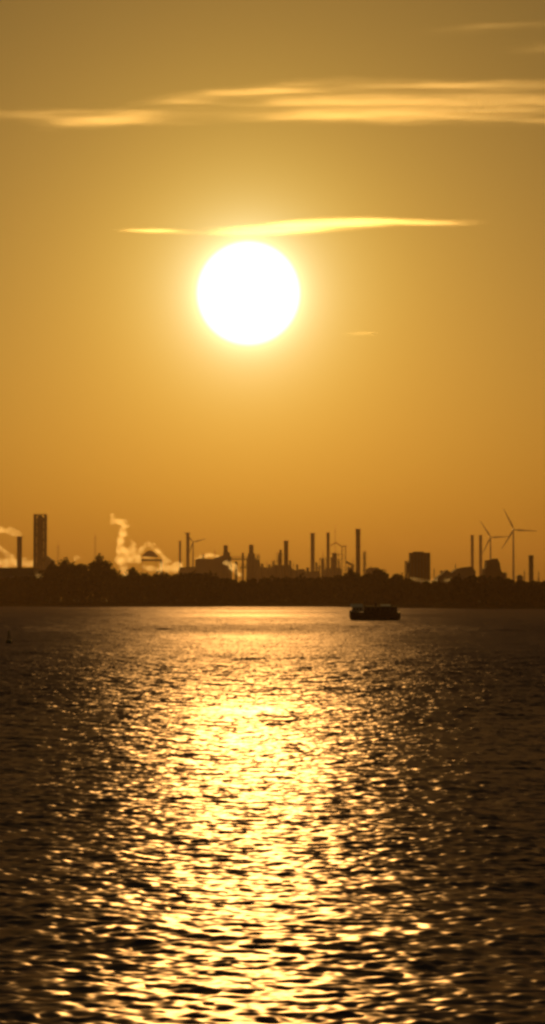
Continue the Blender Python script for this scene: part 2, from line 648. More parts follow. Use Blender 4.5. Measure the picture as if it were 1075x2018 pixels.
def mast(px, py, D, wbase, label, name='lattice_mast', cat='mast'):
    D = FAR(D)
    s = D / F
    p = at(px, py, D)
    H = p.z - LAND
    root = thing(name, (p.x, D, LAND), label, cat, 'masts on the skyline')
    b = wbase * s / 2
    tw = b * 0.35
    pts = [(-1, -1), (1, -1), (1, 1), (-1, 1)]
    for sx, sy in pts:
        MB().bar((sx * b, sy * b, 0), (sx * tw, sy * tw, H * 0.93), 0.22, 0.16, 5).build('leg', M['steel'], root)
    br = MB()
    n = 12
    for k in range(n):
        f0, f1 = k / n, (k + 1) / n
        r0, r1 = b + (tw - b) * f0, b + (tw - b) * f1
        z0, z1 = H * 0.93 * f0, H * 0.93 * f1
        for i in range(4):
            (ax, ay), (bx, by) = pts[i], pts[(i + 1) % 4]
            br.bar((ax * r0, ay * r0, z0), (bx * r1, by * r1, z1), 0.1, n=4)
            br.bar((ax * r1, ay * r1, z1), (bx * r1, by * r1, z1), 0.1, n=4)
    br.build('bracing', M['steel'], root)
    MB().bar((0, 0, H * 0.9), (0, 0, H), 0.3, 0.12, 6).build('tip', M['steel'], root)
    return root


def hall(outline, D, depth, label, name='plant_building', cat='building', wall='cladding', rows=3, extra=None):
    """Building from its outline in picture points (left to right along the top); walls and roof trim."""
    D = FAR(D)
    s = D / F
    xs = [x_of(p[0], D) for p in outline]
    zs = [at(p[0], p[1], D).z - LAND for p in outline]
    cx = (xs[0] + xs[-1]) / 2
    root = thing(name, (cx, D, LAND), label, cat)
    pts = [(xs[0] - cx, 0)] + [(x - cx, z) for x, z in zip(xs, zs)] + [(xs[-1] - cx, 0)]
    MB().prism(pts, 0, depth).build('wall', M[wall], root)
    rf = MB()
    for i in range(len(xs) - 1):
        if xs[i + 1] - xs[i] < 0.3:
            continue
        a, b = xs[i] - cx, xs[i + 1] - cx
        rf.add([(a - 0.3, -0.5, zs[i] + 0.02), (b + 0.3, -0.5, zs[i + 1] + 0.02), (b + 0.3, depth + 0.5, zs[i + 1] + 0.02), (a - 0.3, depth + 0.5, zs[i] + 0.02),
                (a - 0.3, -0.5, zs[i] + 0.5), (b + 0.3, -0.5, zs[i + 1] + 0.5), (b + 0.3, depth + 0.5, zs[i + 1] + 0.5), (a - 0.3, depth + 0.5, zs[i] + 0.5)],
               [(0, 3, 2, 1), (4, 5, 6, 7), (0, 1, 5, 4), (2, 3, 7, 6), (0, 4, 7, 3), (1, 2, 6, 5)])
    rf.build('roof', M['roof'], root)
    L = xs[-1] - xs[0]
    zmin = min(zs)
    if extra:
        extra(root, L, zmin)
    return root


def pipe_bridge(px0, px1, py0, py1, D, label):
    D = FAR(D)
    a, b = at(px0, py0, D), at(px1, py1, D)
    root = thing('pipe_bridge', ((a.x + b.x) / 2, D, LAND), label, 'pipe bridge', 'pipe bridges between the process buildings')
    L = b.x - a.x
    zt, zb = a.z - LAND, b.z - LAND
    for sy in (-2, 2):
        g = MB()
        g.bar((-L / 2, sy, zt), (L / 2, sy, zt), 0.35, n=4)
        g.bar((-L / 2, sy, zb), (L / 2, sy, zb), 0.35, n=4)
        n = max(3, int(L / 5))
        for k in range(n):
            x0, x1 = -L / 2 + L * k / n, -L / 2 + L * (k + 1) / n
            g.bar((x0, sy, zb), (x1, sy, zt), 0.22, n=4)
            g.bar((x1, sy, zb), (x1, sy, zt), 0.22, n=4)
        g.build('truss', M['steel'], root)
    for k in range(4):
        y = -1.5 + k
        MB().bar((-L / 2 - 0.5, y, zb + 0.7 + 0.5 * (k % 2)), (L / 2 + 0.5, y, zb + 0.7 + 0.5 * (k % 2)), 0.45 + 0.15 * (k % 3), n=8).build('pipe', M['rust'], root)
    for x in (-L / 2 + 0.4, L / 2 - 0.4):
        for sy in (-2, 2):
            MB().bar((x, sy, 0), (x, sy, zb), 0.4, n=4).build('leg', M['steel'], root)


def turbine(px, py, D, blade_px, a0, label, yaw=0.0):
    D = FAR(D)
    s = D / F
    p = at(px, py, D)
    H = p.z - LAND
    root = thing('wind_turbine', (p.x, D, LAND), label, 'wind turbine', 'wind turbines on the skyline')
    MB().lathe((0, 0, 0), [(2.9, 0), (2.3, H * 0.5), (1.6, H - 2)], 18).build('tower', M['white'], root, True)
    nc = MB()
    nc.lathe((0, 0, 0), [(1.4, -5), (2.0, -3.5), (2.1, 3), (1.7, 5.5)], 12)
    rot = Matrix.Rotation(yaw, 4, 'Z') @ Matrix.Rotation(math.pi / 2, 4, 'X')
    nc.v = [tuple(rot @ Vector(v) + Vector((0, 0, H))) for v in nc.v]
    nc.build('nacelle', M['white'], root, True)
    hub = MB()
    hub.lathe((0, 0, 0), [(1.6, 5.3), (1.7, 6.8), (1.1, 8.2), (0.2, 8.8)], 12)
    hub.v = [tuple(rot @ Vector(v) + Vector((0, 0, H))) for v in hub.v]
    ho = hub.build('hub', M['white'], root, True)
    L = blade_px * s
    for k in range(3):
        a = R(a0 + 120 * k)
        b = MB()
        sec = [(0.0, 0.9, 0.9), (0.06, 1.0, 0.85), (0.20, 2.1, 0.6), (0.45, 1.5, 0.42), (0.75, 0.95, 0.25), (0.97, 0.5, 0.12), (1.0, 0.15, 0.05)]
        for f, ch, th in sec:
            for q in range(8):
                t = q * math.pi / 4
                b.v.append((f * L + 1.0, -6.8 + th * math.sin(t) * 0.8, ch * (math.cos(t) - 0.25) * 0.95))
        for j in range(len(sec) - 1):
            for q in range(8):
                q2 = (q + 1) % 8
                b.f.append((j * 8 + q, j * 8 + q2, (j + 1) * 8 + q2, (j + 1) * 8 + q))
        b.f.append(tuple(range(8))[::-1]); b.f.append(tuple(len(b.v) - 8 + q for q in range(8)))
        mr = Matrix.Rotation(yaw, 4, 'Z') @ Matrix.Rotation(-a, 4, 'Y')
        b.v = [tuple(mr @ Vector(v) + Vector((0, 0, H))) for v in b.v]
        b.build('blade', M['white'], root, True)
    return root


# -- left
hall([(-90, 1120), (67, 1120)], 1680, 40, 'long flat-roofed warehouse at the left edge behind the trees', 'warehouse', 'warehouse')
chimney('chimney', 34, 44, 1058, 2600, 'short stout chimney trailing steam at the left edge', 'rust', bands=2)
frame_tower(68, 92, 1014, 2300, 'tall framed tower with open floors near the left edge', floors=17, core=0.56, col=0.14)
hall([(86, 1098), (90, 1094), (97, 1100), (106, 1106), (106, 1120)], 2350, 20, 'sloping annex at the right foot of the framed tower', rows=2)
mast(115, 1068, 3600, 7, 'thin mast between the framed tower and the rounded trees')
mast(188, 1048, 3700, 6, 'thin tall mast left of the curling steam plume')
# -- arched hall behind the steam


def arched_shelter():
    D = FAR(3800)
    s = D / F
    c = at(296, 1103, D)
    root = thing('arched_shelter', (c.x, D, LAND), 'arched roof on posts wrapped in the steam', 'shelter')
    zb = c.z - LAND
    rise = 19 * s
    pts = []
    n = 14
    for k in range(n + 1):
        f = k / n
        pts.append(((f - 0.5) * 31 * s, zb + 8 * s + math.sin(f * math.pi) * (rise - 8 * s) - f * 2.0))
    low = [(x, zb + 7 * s - i / n * 2.5) for i, (x, z) in enumerate(pts)]
    MB().prism(pts + low[::-1], 0, 25).build('arched_roof', M['roof'], root)
    MB().box(-17 * s, 24 * s, 0.5, 2.0, zb - 3 * s, zb + 1.2 * s).build('beam', M['steel'], root)
    for x in (-14.5, 12):
        MB().box((x - 0.35) * s, (x + 0.35) * s, 2.2, 3.6, 0, zb + 8 * s).build('post', M['steel'], root)
    MB().box(19 * s, 25 * s, 2.2, 7, 0, zb - 3.1 * s).build('stair_tower', M['cladding'], root)


arched_shelter()
chimney('chimney', 353, 357.5, 1066, 4300, 'faint thin chimney left of the three-bladed turbine', bands=2)
chimney('chimney', 367.5, 374, 1050, 3500, 'pale tall chimney in front of the turbine above the wood', bands=3)
turbine(381, 1068, 4300, 26, 13, 'faint wind turbine standing half behind a pale chimney')
# -- middle plant
hall([(385, 1104), (392, 1101), (420, 1102), (430, 1098), (440, 1095), (456, 1097)], 2700, 30, 'long process building with steam along its roof', rows=4)
column_vessel([(434, 458, 1108), (440, 454, 1087), (441, 449, 1074)], 2690, 'stepped process column at the end of the long process building')
pipe_bridge(455, 488, 1097, 1103, 2700, 'upper pipe bridge between the two stepped columns')
pipe_bridge(474, 490, 1113, 1119, 2690, 'lower pipe bridge beside the slanting steam jet')
hall([(486, 1105), (488, 1097), (503, 1097), (506, 1104), (512, 1104), (514, 1118), (522, 1118), (522, 1126)], 2680, 24, 'stepped process building below the second column', rows=4)
column_vessel([(489, 503, 1089), (491, 499.5, 1073)], 2660, 'slim process column rising out of the stepped process building')
mast(526, 1104, 2800, 4, 'short mast right of the stepped process building')
hall([(534, 1119), (539, 1114), (572, 1114), (577, 1122), (602, 1131)], 2600, 26, 'low process building with a slim chimney and frame on top', rows=3)
frame_tower(545, 557, 1090, 2590, 'short frame left of the slim chimney in the middle', 'open_frame', 6, 0.5)
chimney('chimney', 560, 568.5, 1066, 2560, 'slim dark chimney right of the short open frame', 'rust', bands=3)
mast(579, 1107, 2500, 6, 'little branched mast right of the slim dark chimney')
chimney('chimney', 612.5, 620.5, 1051, 2900, 'straight chimney with a flared foot, left of the derrick', bands=3, flare=(2.0, 0.30))
frame_tower(630, 643, 1100, 2850, 'low boxy frame between the flared chimney and the derrick', 'open_frame', 5, 0.5)
frame_tower(626, 632, 1115, 2840, 'lowest small frame beside the boxy frame', 'open_frame', 3, 0.4)
chimney('chimney', 644, 650, 1050, 2750, 'thin chimney joined to the derrick by slanting pipes', 'rust', bands=4)


def derrick():
    D = FAR(2750)
    s = D / F
    p = at(678, 1077, D)
    root = thing('derrick', (p.x, D, LAND), 'open derrick with slanting pipes leading to the thin chimney', 'derrick')
    H = p.z - LAND
    w = 4.5 * s
    pts = [(-1, -1), (1, -1), (1, 1), (-1, 1)]
    for sx, sy in pts:
        MB().bar((sx * w, sy * w, 0), (sx * w * 0.85, sy * w * 0.85, H), 0.55, 0.45, 6).build('leg', M['steel'], root)
    g = MB()
    n = 9
    for k in range(n):
        z0, z1 = H * k / n, H * (k + 1) / n
        for i in range(4):
            (ax, ay), (bx, by) = pts[i], pts[(i + 1) % 4]
            g.bar((ax * w, ay * w, z0), (bx * w * 0.9, by * w * 0.9, z1), 0.25, n=4)
    g.build('bracing', M['steel'], root)
    for k in (3, 5, 7, 9):
        z = H * k / 9
        MB().box(-w * 1.1, w * 1.1, -w * 1.1, w * 1.1, z - 0.25, z + 0.25).build('platform', M['steel'], root)
    MB().box(-w * 0.4, w * 1.2, -w, w, H + 0.3, H + 1.6 * s).build('crown_block', M['steel'], root)

    def rel(px, py):
        q = at(px, py, D)
        return (q.x - p.x, 0, q.z - LAND)
    MB().bar(rel(651, 1076), rel(662, 1069), 0.75, n=7).build('slanting_pipe', M['rust'], root)
    MB().bar(rel(662, 1069), rel(676, 1078), 0.75, n=7).build('slanting_pipe', M['rust'], root)
    MB().bar(rel(651, 1090), rel(676, 1093), 0.5, n=6).build('cross_pipe', M['rust'], root)
    MB().bar(rel(682, 1107), rel(694, 1113), 2.2, n=8).build('conveyor', M['cladding'], root)
    for k in range(2):
        q = rel(687 + 6 * k, 1110 + 3 * k)
        MB().bar((q[0], 0, 0), q, 0.5, n=5).build('conveyor_leg', M['steel'], root)


derrick()
column_vessel([(655, 664, 1089)], 2740, 'dark process column standing inside the derrick pipes')
mast(661, 1034, 4200, 4, 'faint needle-thin flare mast above the derrick', 'flare_mast')
chimney('chimney', 701.5, 710.5, 1043, 2400, 'tallest dark chimney, right of the derrick', 'rust', bands=4)
frame_tower(715.5, 722, 1087, 2500, 'small framed column just right of the tallest dark chimney', 'framed_column', 8, 0.5)
# -- right


def boiler_extra(root, L, zmin):
    for k in range(7):
        x = -L / 2 + L * k / 6
        MB().box(x - 0.35, x + 0.35, -0.5, 0, 0.2, zmin - 0.3).build('pilaster', M['steel'], root)
    MB().box(-L / 2 - 4.5, -L / 2 - 0.05, 4, 10, zmin * 0.58, zmin * 0.80).build('side_bay', M['cladding'], root)
    MB().bar((-L / 2 - 3.5, 7, 0), (-L / 2 - 3.5, 7, zmin * 0.58), 0.6, n=6).build('bay_leg', M['steel'], root)
    MB().box(-L / 2 + 3, L / 2 - 6, 4, 10, zmin + 0.6, zmin + 1.7).build('roof_plant', M['steel'], root)


hall([(810, 1090), (848, 1090)], 2000, 26, 'tall block-shaped boiler house right of the boat', 'boiler_house', 'building', 'brick', 6, boiler_extra)
hall([(862, 1140), (874, 1130), (882, 1124), (890, 1130), (903, 1121), (914, 1119), (932, 1117), (938, 1128)], 1950, 30, 'low plant building with a stepped roof below the twin chimneys', rows=2)
chimney('chimney', 928, 934, 1055, 3100, 'left one of the twin chimneys beside the wind turbines', bands=3)
chimney('chimney', 944.5, 950.5, 1055, 3120, 'right one of the twin chimneys beside the wind turbines', bands=3)
turbine(967, 1059, 3700, 38, 3, 'smaller wind turbine right behind the twin chimneys')
turbine(1012, 1044, 3300, 46, -3, 'largest wind turbine near the right edge', 0.12)


def spire(root, L, zmin):
    s = 1850 / F
    MB().lathe((1.5 * s, 6, 0), [(2.0 * s, zmin), (1.6 * s, zmin + 14 * s), (0.4 * s, zmin + 22 * s)], 10).build('vent_stack', M['rust'], root)


hall([(956, 1122), (960, 1119), (961, 1105), (972, 1104), (973, 1102), (982, 1102), (986, 1112), (988, 1126), (996, 1133)], 1850, 22, 'stepped silo building with a pointed vent between the turbines', 'silo_building', 'building', 'brick', 3, spire)
column_vessel([(1019, 1030, 1133)], 1700, 'small round tank top right of the largest turbine', 'storage tanks')
chimney('chimney', 1042.5, 1051.5, 1095, 2100, 'short thick chimney at the right edge', 'rust', bands=3, flare=(1.35, 0.42))

# -- small plant between the big pieces
column_vessel([(463, 468, 1106)], 2660, 'small column under the upper pipe bridge')
frame_tower(505, 511, 1093, 2640, 'narrow frame on the right shoulder of the stepped process building', 'open_frame', 6, 0.4)
column_vessel([(515, 519, 1110)], 2620, 'short thin column left of the short mast')
column_vessel([(529, 533, 1112)], 2650, 'short thin column right of the short mast')
frame_tower(535, 543, 1106, 2570, 'squat frame at the left end of the low process building', 'open_frame', 4, 0.45)
mast(541, 1098, 2620, 3, 'needle mast above the squat frame')
column_vessel([(570, 574, 1104)], 2540, 'thin column close to the right of the slim dark chimney')
hall([(586, 1128), (590, 1122), (600, 1122), (604, 1128)], 2450, 14, 'little gabled shed left of the flared chimney', rows=1)
column_vessel([(604, 609, 1118)], 2480, 'small round tank at the left foot of the flared chimney')
column_vessel([(622, 625.5, 1108)], 2870, 'thin column just right of the flared chimney')
mast(637, 1084, 2880, 3, 'thin mast on the low boxy frame')
hall([(640, 1126), (642, 1120), (672, 1120), (674, 1128)], 2800, 18, 'flat plant building at the foot of the derrick', rows=1)
frame_tower(664.5, 671.5, 1103, 2730, 'small frame between the dark process column and the derrick', 'open_frame', 5, 0.45)
column_vessel([(685, 690, 1117)], 2600, 'small tank right of the derrick behind the round tree')
mast(696, 1098, 2650, 3, 'thin mast between the derrick and the tallest chimney')
mast(732, 1112, 2400, 4, 'short mast right of the small framed column')
hall([(722, 1124), (728, 1119), (746, 1119), (752, 1124)], 2420, 16, 'low shed behind the broad rounded tree', rows=1)
frame_tower(798, 806, 1106, 2050, 'little open frame on the left side of the boiler house', 'open_frame', 5, 0.5)
mast(856, 1118, 2200, 4, 'short mast right of the boiler house')
column_vessel([(868, 873, 1124)], 2050, 'small column at the left end of the stepped-roof building')
mast(898, 1108, 2150, 3, 'thin mast on the stepped-roof building')
column_vessel([(992, 998, 1128)], 1880, 'small tank left of the foot of the largest turbine')
mast(1034, 1122, 2000, 3, 'short thin mast left of the thick chimney at the right edge')
mast(1062, 1124, 2200, 3, 'short thin mast at the far right edge')
frame_tower(398, 404, 1092, 2750, 'small frame on the left half of the long process building', 'open_frame', 8, 0.4)
mast(424, 1080, 2800, 3, 'thin mast on the long process building')

hall([(519, 1126), (522, 1119), (536, 1119), (538, 1126)], 2700, 14, 'low block between the stepped building and the low process building', rows=1)
hall([(604, 1133), (606, 1127), (628, 1126), (632, 1133)], 2500, 14, 'low block at the foot of the flared chimney', rows=1)
column_vessel([(477, 480.5, 1089)], 2680, 'thin column standing behind the upper pipe bridge')
mast(512, 1090, 2700, 3, 'thin mast at the right end of the stepped process building')
column_vessel([(551, 555, 1083)], 2610, 'slender column rising behind the short frame')
column_vessel([(584, 587.5, 1112)], 2560, 'thin column above the gabled shed')
mast(668, 1086, 2780, 3, 'thin mast between the derrick pipes')
column_vessel([(652, 655, 1098)], 2700, 'short thin column beside the dark process column')
frame_tower(692, 699, 1112, 2480, 'tiny frame at the left foot of the tallest chimney', 'open_frame', 4, 0.5)
hall([(352, 1127), (355, 1119), (384, 1117), (386, 1127)], 2750, 14, 'low block under the pale tall chimney', rows=1)

# ------------------------------------------------------------------ steam


def steam_material(dens):
    m = bpy.data.materials.new('steam')
    m.use_nodes = True
    n, l = m.node_tree.nodes, m.node_tree.links
    n.remove(n['Principled BSDF'])
    v = n.new('ShaderNodeVolumePrincipled')
    v.inputs['Color'].default_value = (0.98, 0.98, 0.98, 1)
    v.inputs['Anisotropy'].default_value = 0.85
    t = n.new('ShaderNodeTexCoord')
    z = n.new('ShaderNodeTexNoise')
    z.inputs['Scale'].default_value = 0.075
    z.inputs['Detail'].default_value = 3
    l.new(t.outputs['Object'], z.inputs['Vector'])
    r = n.new('ShaderNodeMapRange')
    r.inputs['From Min'].default_value = 0.33
    r.inputs['From Max'].default_value = 0.72
    r.inputs['To Min'].default_value = 0.0
    r.inputs['To Max'].default_value = 1.7 * dens
    l.new(z.outputs['Fac'], r.inputs['Value'])
    l.new(r.outputs[0], v.inputs['Density'])
    l.new(v.outputs[0], n['Material Output'].inputs['Volume'])
    m.cycles.volume_step_rate = 0.6
    return m


STEAM = steam_material(0.018)


def ico(sub=2):
    import bmesh
    bm = bmesh.new()
    bmesh.ops.create_icosphere(bm, subdivisions=sub, radius=1.0)
    vs = [v.co.copy() for v in bm.verts]
    fs = [[v.index for v in f.verts] for f in bm.faces]
    bm.free()
    return vs, fs


ICO = ico()


def steam(paths, D, label, seed, name='steam_plume', cat='steam', mat=None):
    """paths: lists of (px, py, radius px); puffs along them, fused into one closed surface."""
    D = FAR(D)
    r = random.Random(seed)
    s = D / F
    first = paths[0][0]
    o0 = at(first[0], first[1], D)
    mb = MB()
    for path in paths:
        for (x0, y0, r0), (x1, y1, r1) in zip(path, path[1:]):
            L = math.hypot(x1 - x0, y1 - y0)
            n = max(2, int(L / (0.45 * (r0 + r1) / 2)))
            for k in range(n):
                f = k / n
                rad = (r0 + (r1 - r0) * f) * r.uniform(0.65, 1.3)
                j = 0.35 * rad
                c = at(x0 + (x1 - x0) * f + r.uniform(-j, j), y0 + (y1 - y0) * f + r.uniform(-j, j), D) - o0
                c.y = r.uniform(-j, j) * s * 1.3
                sq = (r.uniform(0.8, 1.25), 1.0, r.uniform(0.75, 1.1))
                mb.add([(c.x + v.x * rad * s * sq[0], c.y + v.y * rad * s, c.z + v.z * rad * s * sq[2]) for v in ICO[0]], ICO[1])
    o = mb.build(name, mat or STEAM, loc=o0)
    md = o.modifiers.new('fuse', 'REMESH')
    md.mode = 'VOXEL'
    md.voxel_size = 1.6 * s
    return tag(o, label, cat, 'steam drifting over the plant')


steam([[(43, 1055, 2.5), (34, 1050, 6), (20, 1048, 8), (4, 1044, 7), (-20, 1038, 8), (-50, 1034, 8)]], 2600, 'flat steam trail leaving the short chimney at the left edge', 1)
steam([[(62, 1112, 6), (50, 1108, 9), (35, 1108, 8), (15, 1107, 9), (-20, 1106, 9)], [(26, 1098, 5), (14, 1090, 6), (0, 1082, 7), (-25, 1078, 7)]], 2900, 'low bank of steam above the warehouse at the left edge', 2)
steam([[(149, 1103, 5), (150, 1096, 3.5), (158, 1101, 3)]], 2500, 'small puff of steam behind the rounded trees', 3)
steam([[(246, 1134, 6), (244, 1118, 7), (240, 1104, 9), (237, 1088, 9), (239, 1070, 8), (243, 1052, 7), (246, 1036, 6), (244, 1029, 6), (234, 1028, 5), (224, 1027, 5.5), (222, 1018, 4.5), (220, 1012, 3)],
       [(246, 1094, 8), (257, 1085, 7), (260, 1068, 4)], [(240, 1104, 8), (256, 1101, 8), (268, 1103, 7), (276, 1108, 6)], [(260, 1068, 4), (266, 1086, 5), (270, 1101, 6)]],
      2750, 'tall curling steam plume rising over the trees at left', 4)
steam([[(272, 1095, 4), (279, 1083, 5), (288, 1074, 5), (298, 1074, 5), (308, 1083, 5), (320, 1095, 5), (334, 1110, 7)], [(284, 1118, 5), (298, 1121, 6), (314, 1123, 6)], [(280, 1099, 2.5), (304, 1099, 2.5)]],
      2950, 'arching band of steam over the arched roof', 5)
steam([[(318, 1112, 6), (330, 1118, 8), (346, 1120, 10), (360, 1116, 7)]], 2800, 'low drifting steam left of the pale tall chimney', 6)
steam([[(386, 1101, 3), (400, 1096, 4), (414, 1092, 5), (426, 1097, 4), (438, 1100, 3)]], 2760, 'thin steam lying on the roof of the long process building', 7)
steam([[(445, 1107, 5), (454, 1114, 7), (463, 1122, 7), (469, 1130, 6), (482, 1136, 4.5)]], 2500, 'slanting steam jet between the two stepped columns', 8)
steam([[(74, 1132, 4), (80, 1136, 5.5), (86, 1139, 3)]], 1505, 'small pale puff low at the foot of the framed tower', 9)
steam([[(812, 1139, 3.5), (824, 1142, 4), (836, 1146, 4.5), (848, 1147, 4), (862, 1142, 3.5)]], 1600, 'thin steam drifting along the foot of the boiler house', 10)
steam([[(878, 1142, 4.5), (886, 1144, 5.5), (884, 1149, 4)]], 1500, 'small puff of steam right of the boiler house', 11)

# ------------------------------------------------------------------ boat
BD = water_D(1222)


def boat():
    s = BD / F
    a, b = at(689, 1222, BD).x, at(789, 1222, BD).x
    L = b - a
    root = thing('boat', ((a + b) / 2, BD, 0), 'dark workboat with a pale wheelhouse crossing before the far bank', 'boat')
    # hull stations: x, half beam, keel z, sheer z (bow at left)
    st = [(-0.50, 0.10, 0.9, 2.75), (-0.47, 0.9, 0.0, 2.65), (-0.38, 1.75, -0.5, 2.4), (-0.2, 2.15, -0.6, 2.15), (0.1, 2.2, -0.6, 2.0), (0.36, 2.1, -0.5, 2.05), (0.475, 1.9, -0.1, 2.2), (0.50, 1.8, 0.5, 2.25)]
    hb = MB()
    for x, w, k, z in st:
        for sy, zz, f in ((-1, z, 1), (-1, k * 0.3 + 0.4, 0.93), (-1, k, 0.5), (1, k, 0.5), (1, k * 0.3 + 0.4, 0.93), (1, z, 1)):
            hb.v.append((x * L, sy * w * f, zz))
    for i in range(len(st) - 1):
        for k in range(5):
            hb.f.append((i * 6 + k, i * 6 + k + 1, (i + 1) * 6 + k + 1, (i + 1) * 6 + k))
        hb.f.append((i * 6 + 5, i * 6, (i + 1) * 6, (i + 1) * 6 + 5))
    hb.f.append((0, 1, 2, 3, 4, 5)[::-1]); n = len(st) - 1
    hb.f.append(tuple(n * 6 + k for k in range(6)))
    hull = hb.build('hull', M['hull'], root)
    rub = MB()
    for sy in (-1, 1):
        for i in range(len(st) - 1):
            rub.bar((st[i][0] * L, sy * (st[i][1] + 0.05), st[i][3] - 0.35), (st[i + 1][0] * L, sy * (st[i + 1][1] + 0.05), st[i + 1][3] - 0.35), 0.1, n=6)
    rub.build('rubbing_strake', M['rubber'], hull)
    for k in range(5):
        x = (-0.28 + 0.15 * k) * L
        ty = MB()
        for q in range(12):
            a0, a1 = q * math.pi / 6, (q + 1) * math.pi / 6
            ty.bar((x + 0.36 * math.cos(a0), -2.3, 1.35 + 0.36 * math.sin(a0)), (x + 0.36 * math.cos(a1), -2.3, 1.35 + 0.36 * math.sin(a1)), 0.12, n=5)
        ty.build('tyre_fender', M['rubber'], hull)
    # long deckhouse, wheelhouse forward; its glossy roof is tilted to reflect bright sky
    dh = MB(); dh.box(-0.22 * L, 0.44 * L, -1.7, 1.7, 2.0, 3.9)
    dho = dh.build('deckhouse', M['deck'], root)
    for k in range(6):
        x = (-0.15 + 0.095 * k) * L
        MB().box(x, x + 0.55, -1.76, -1.68, 2.75, 3.3).build('window', M['glass'], dho)
    wh = MB(); wh.prism([(-0.46 * L, 2.35), (-0.44 * L, 3.6), (-0.24 * L, 3.6), (-0.2225 * L, 2.35)], -1.45, 1.45)
    who = wh.build('wheelhouse', M['white'], root)
    rf = MB()
    rf.add([(-0.48 * L, -1.75, 3.62), (-0.235 * L, -1.75, 3.62), (-0.235 * L, 1.6, 4.55), (-0.48 * L, 1.6, 4.55), (-0.47 * L, 1.65, 3.62), (-0.24 * L, 1.65, 3.62)],
           [(0, 1, 2, 3), (3, 2, 5, 4), (0, 4, 5, 1), (1, 5, 2), (0, 3, 4)])
    rf.build('wheelhouse_roof', M['gloss'], who)
    for k in range(3):
        x = (-0.43 + 0.062 * k) * L
        MB().box(x, x + 0.62, -1.51, -1.43, 2.85, 3.4).build('window', M['glass'], who)
    hat = MB(); hat.add([(0.12 * L, -1.3, 3.92), (0.31 * L, -1.3, 3.92), (0.31 * L, 1.2, 4.45), (0.12 * L, 1.2, 4.45), (0.31 * L, 1.3, 3.92), (0.12 * L, 1.3, 3.92)],
                        [(0, 1, 2, 3), (3, 2, 4, 5), (0, 5, 4, 1), (1, 4, 2), (0, 3, 5)])
    hat.build('skylight', M['gloss'], dho)  # pale wedge, shaped like the wheelhouse roof to reflect bright sky
    MB().bar((-0.19 * L, 0, 3.9), (-0.19 * L, 0, 6.1), 0.08, 0.05, 6).build('mast', M['steel'], root)
    MB().bar((-0.19 * L, -0.8, 5.5), (-0.19 * L, 0.8, 5.5), 0.05, n=5).build('mast_yard', M['steel'], root)
    MB().lathe((0.02 * L, 0.5, 3.9), [(0.28, 0), (0.26, 0.9), (0.3, 0.92), (0.3, 1.0)], 10).build('funnel', M['hull'], root)
    rl = MB()
    pts = [(x * L, -w + 0.1, z) for x, w, k, z in st[4:]]
    for p, q in zip(pts, pts[1:]):
        rl.bar((p[0], p[1], p[2] + 0.9), (q[0], q[1], q[2] + 0.9), 0.03, n=4)
        rl.bar(p, (p[0], p[1], p[2] + 0.9), 0.03, n=4)
    rl.build('railing', M['steel'], root)


boat()


def buoy():
    D = water_D(1268)
    p = at(18.5, 1268, D)
    root = thing('buoy', (p.x, D, 0), 'small dark channel buoy alone on the water at left', 'buoy')
    root.rotation_euler = (0.04, -0.05, 0.3)
    MB().lathe((0, 0, 0), [(0.2, -0.5), (0.42, -0.2), (0.44, 0.28), (0.36, 0.42), (0.2, 0.46)], 18).build('float', M['buoy'], root, True)
    for k in range(4):
        a = k * math.pi / 2 + 0.4
        MB().bar((0.27 * math.cos(a), 0.27 * math.sin(a), 0.42), (0.1 * math.cos(a), 0.1 * math.sin(a), 1.3), 0.035, n=6).build('leg', M['buoy'], root)
    for z, w in ((0.75, 0.215), (1.05, 0.155)):
        MB().lathe((0, 0, z), [(w, 0), (w + 0.02, 0), (w + 0.02, 0.05), (w, 0.05)], 12, False).build('hoop', M['buoy'], root)
    MB().lathe((0, 0, 1.28), [(0.14, 0), (0.14, 0.06), (0.05, 0.1), (0.17, 0.14), (0.02, 0.5)], 14).build('topmark', M['buoy'], root)


buoy()

# ------------------------------------------------------------------ clouds: thin wind-drawn sheets, high and far


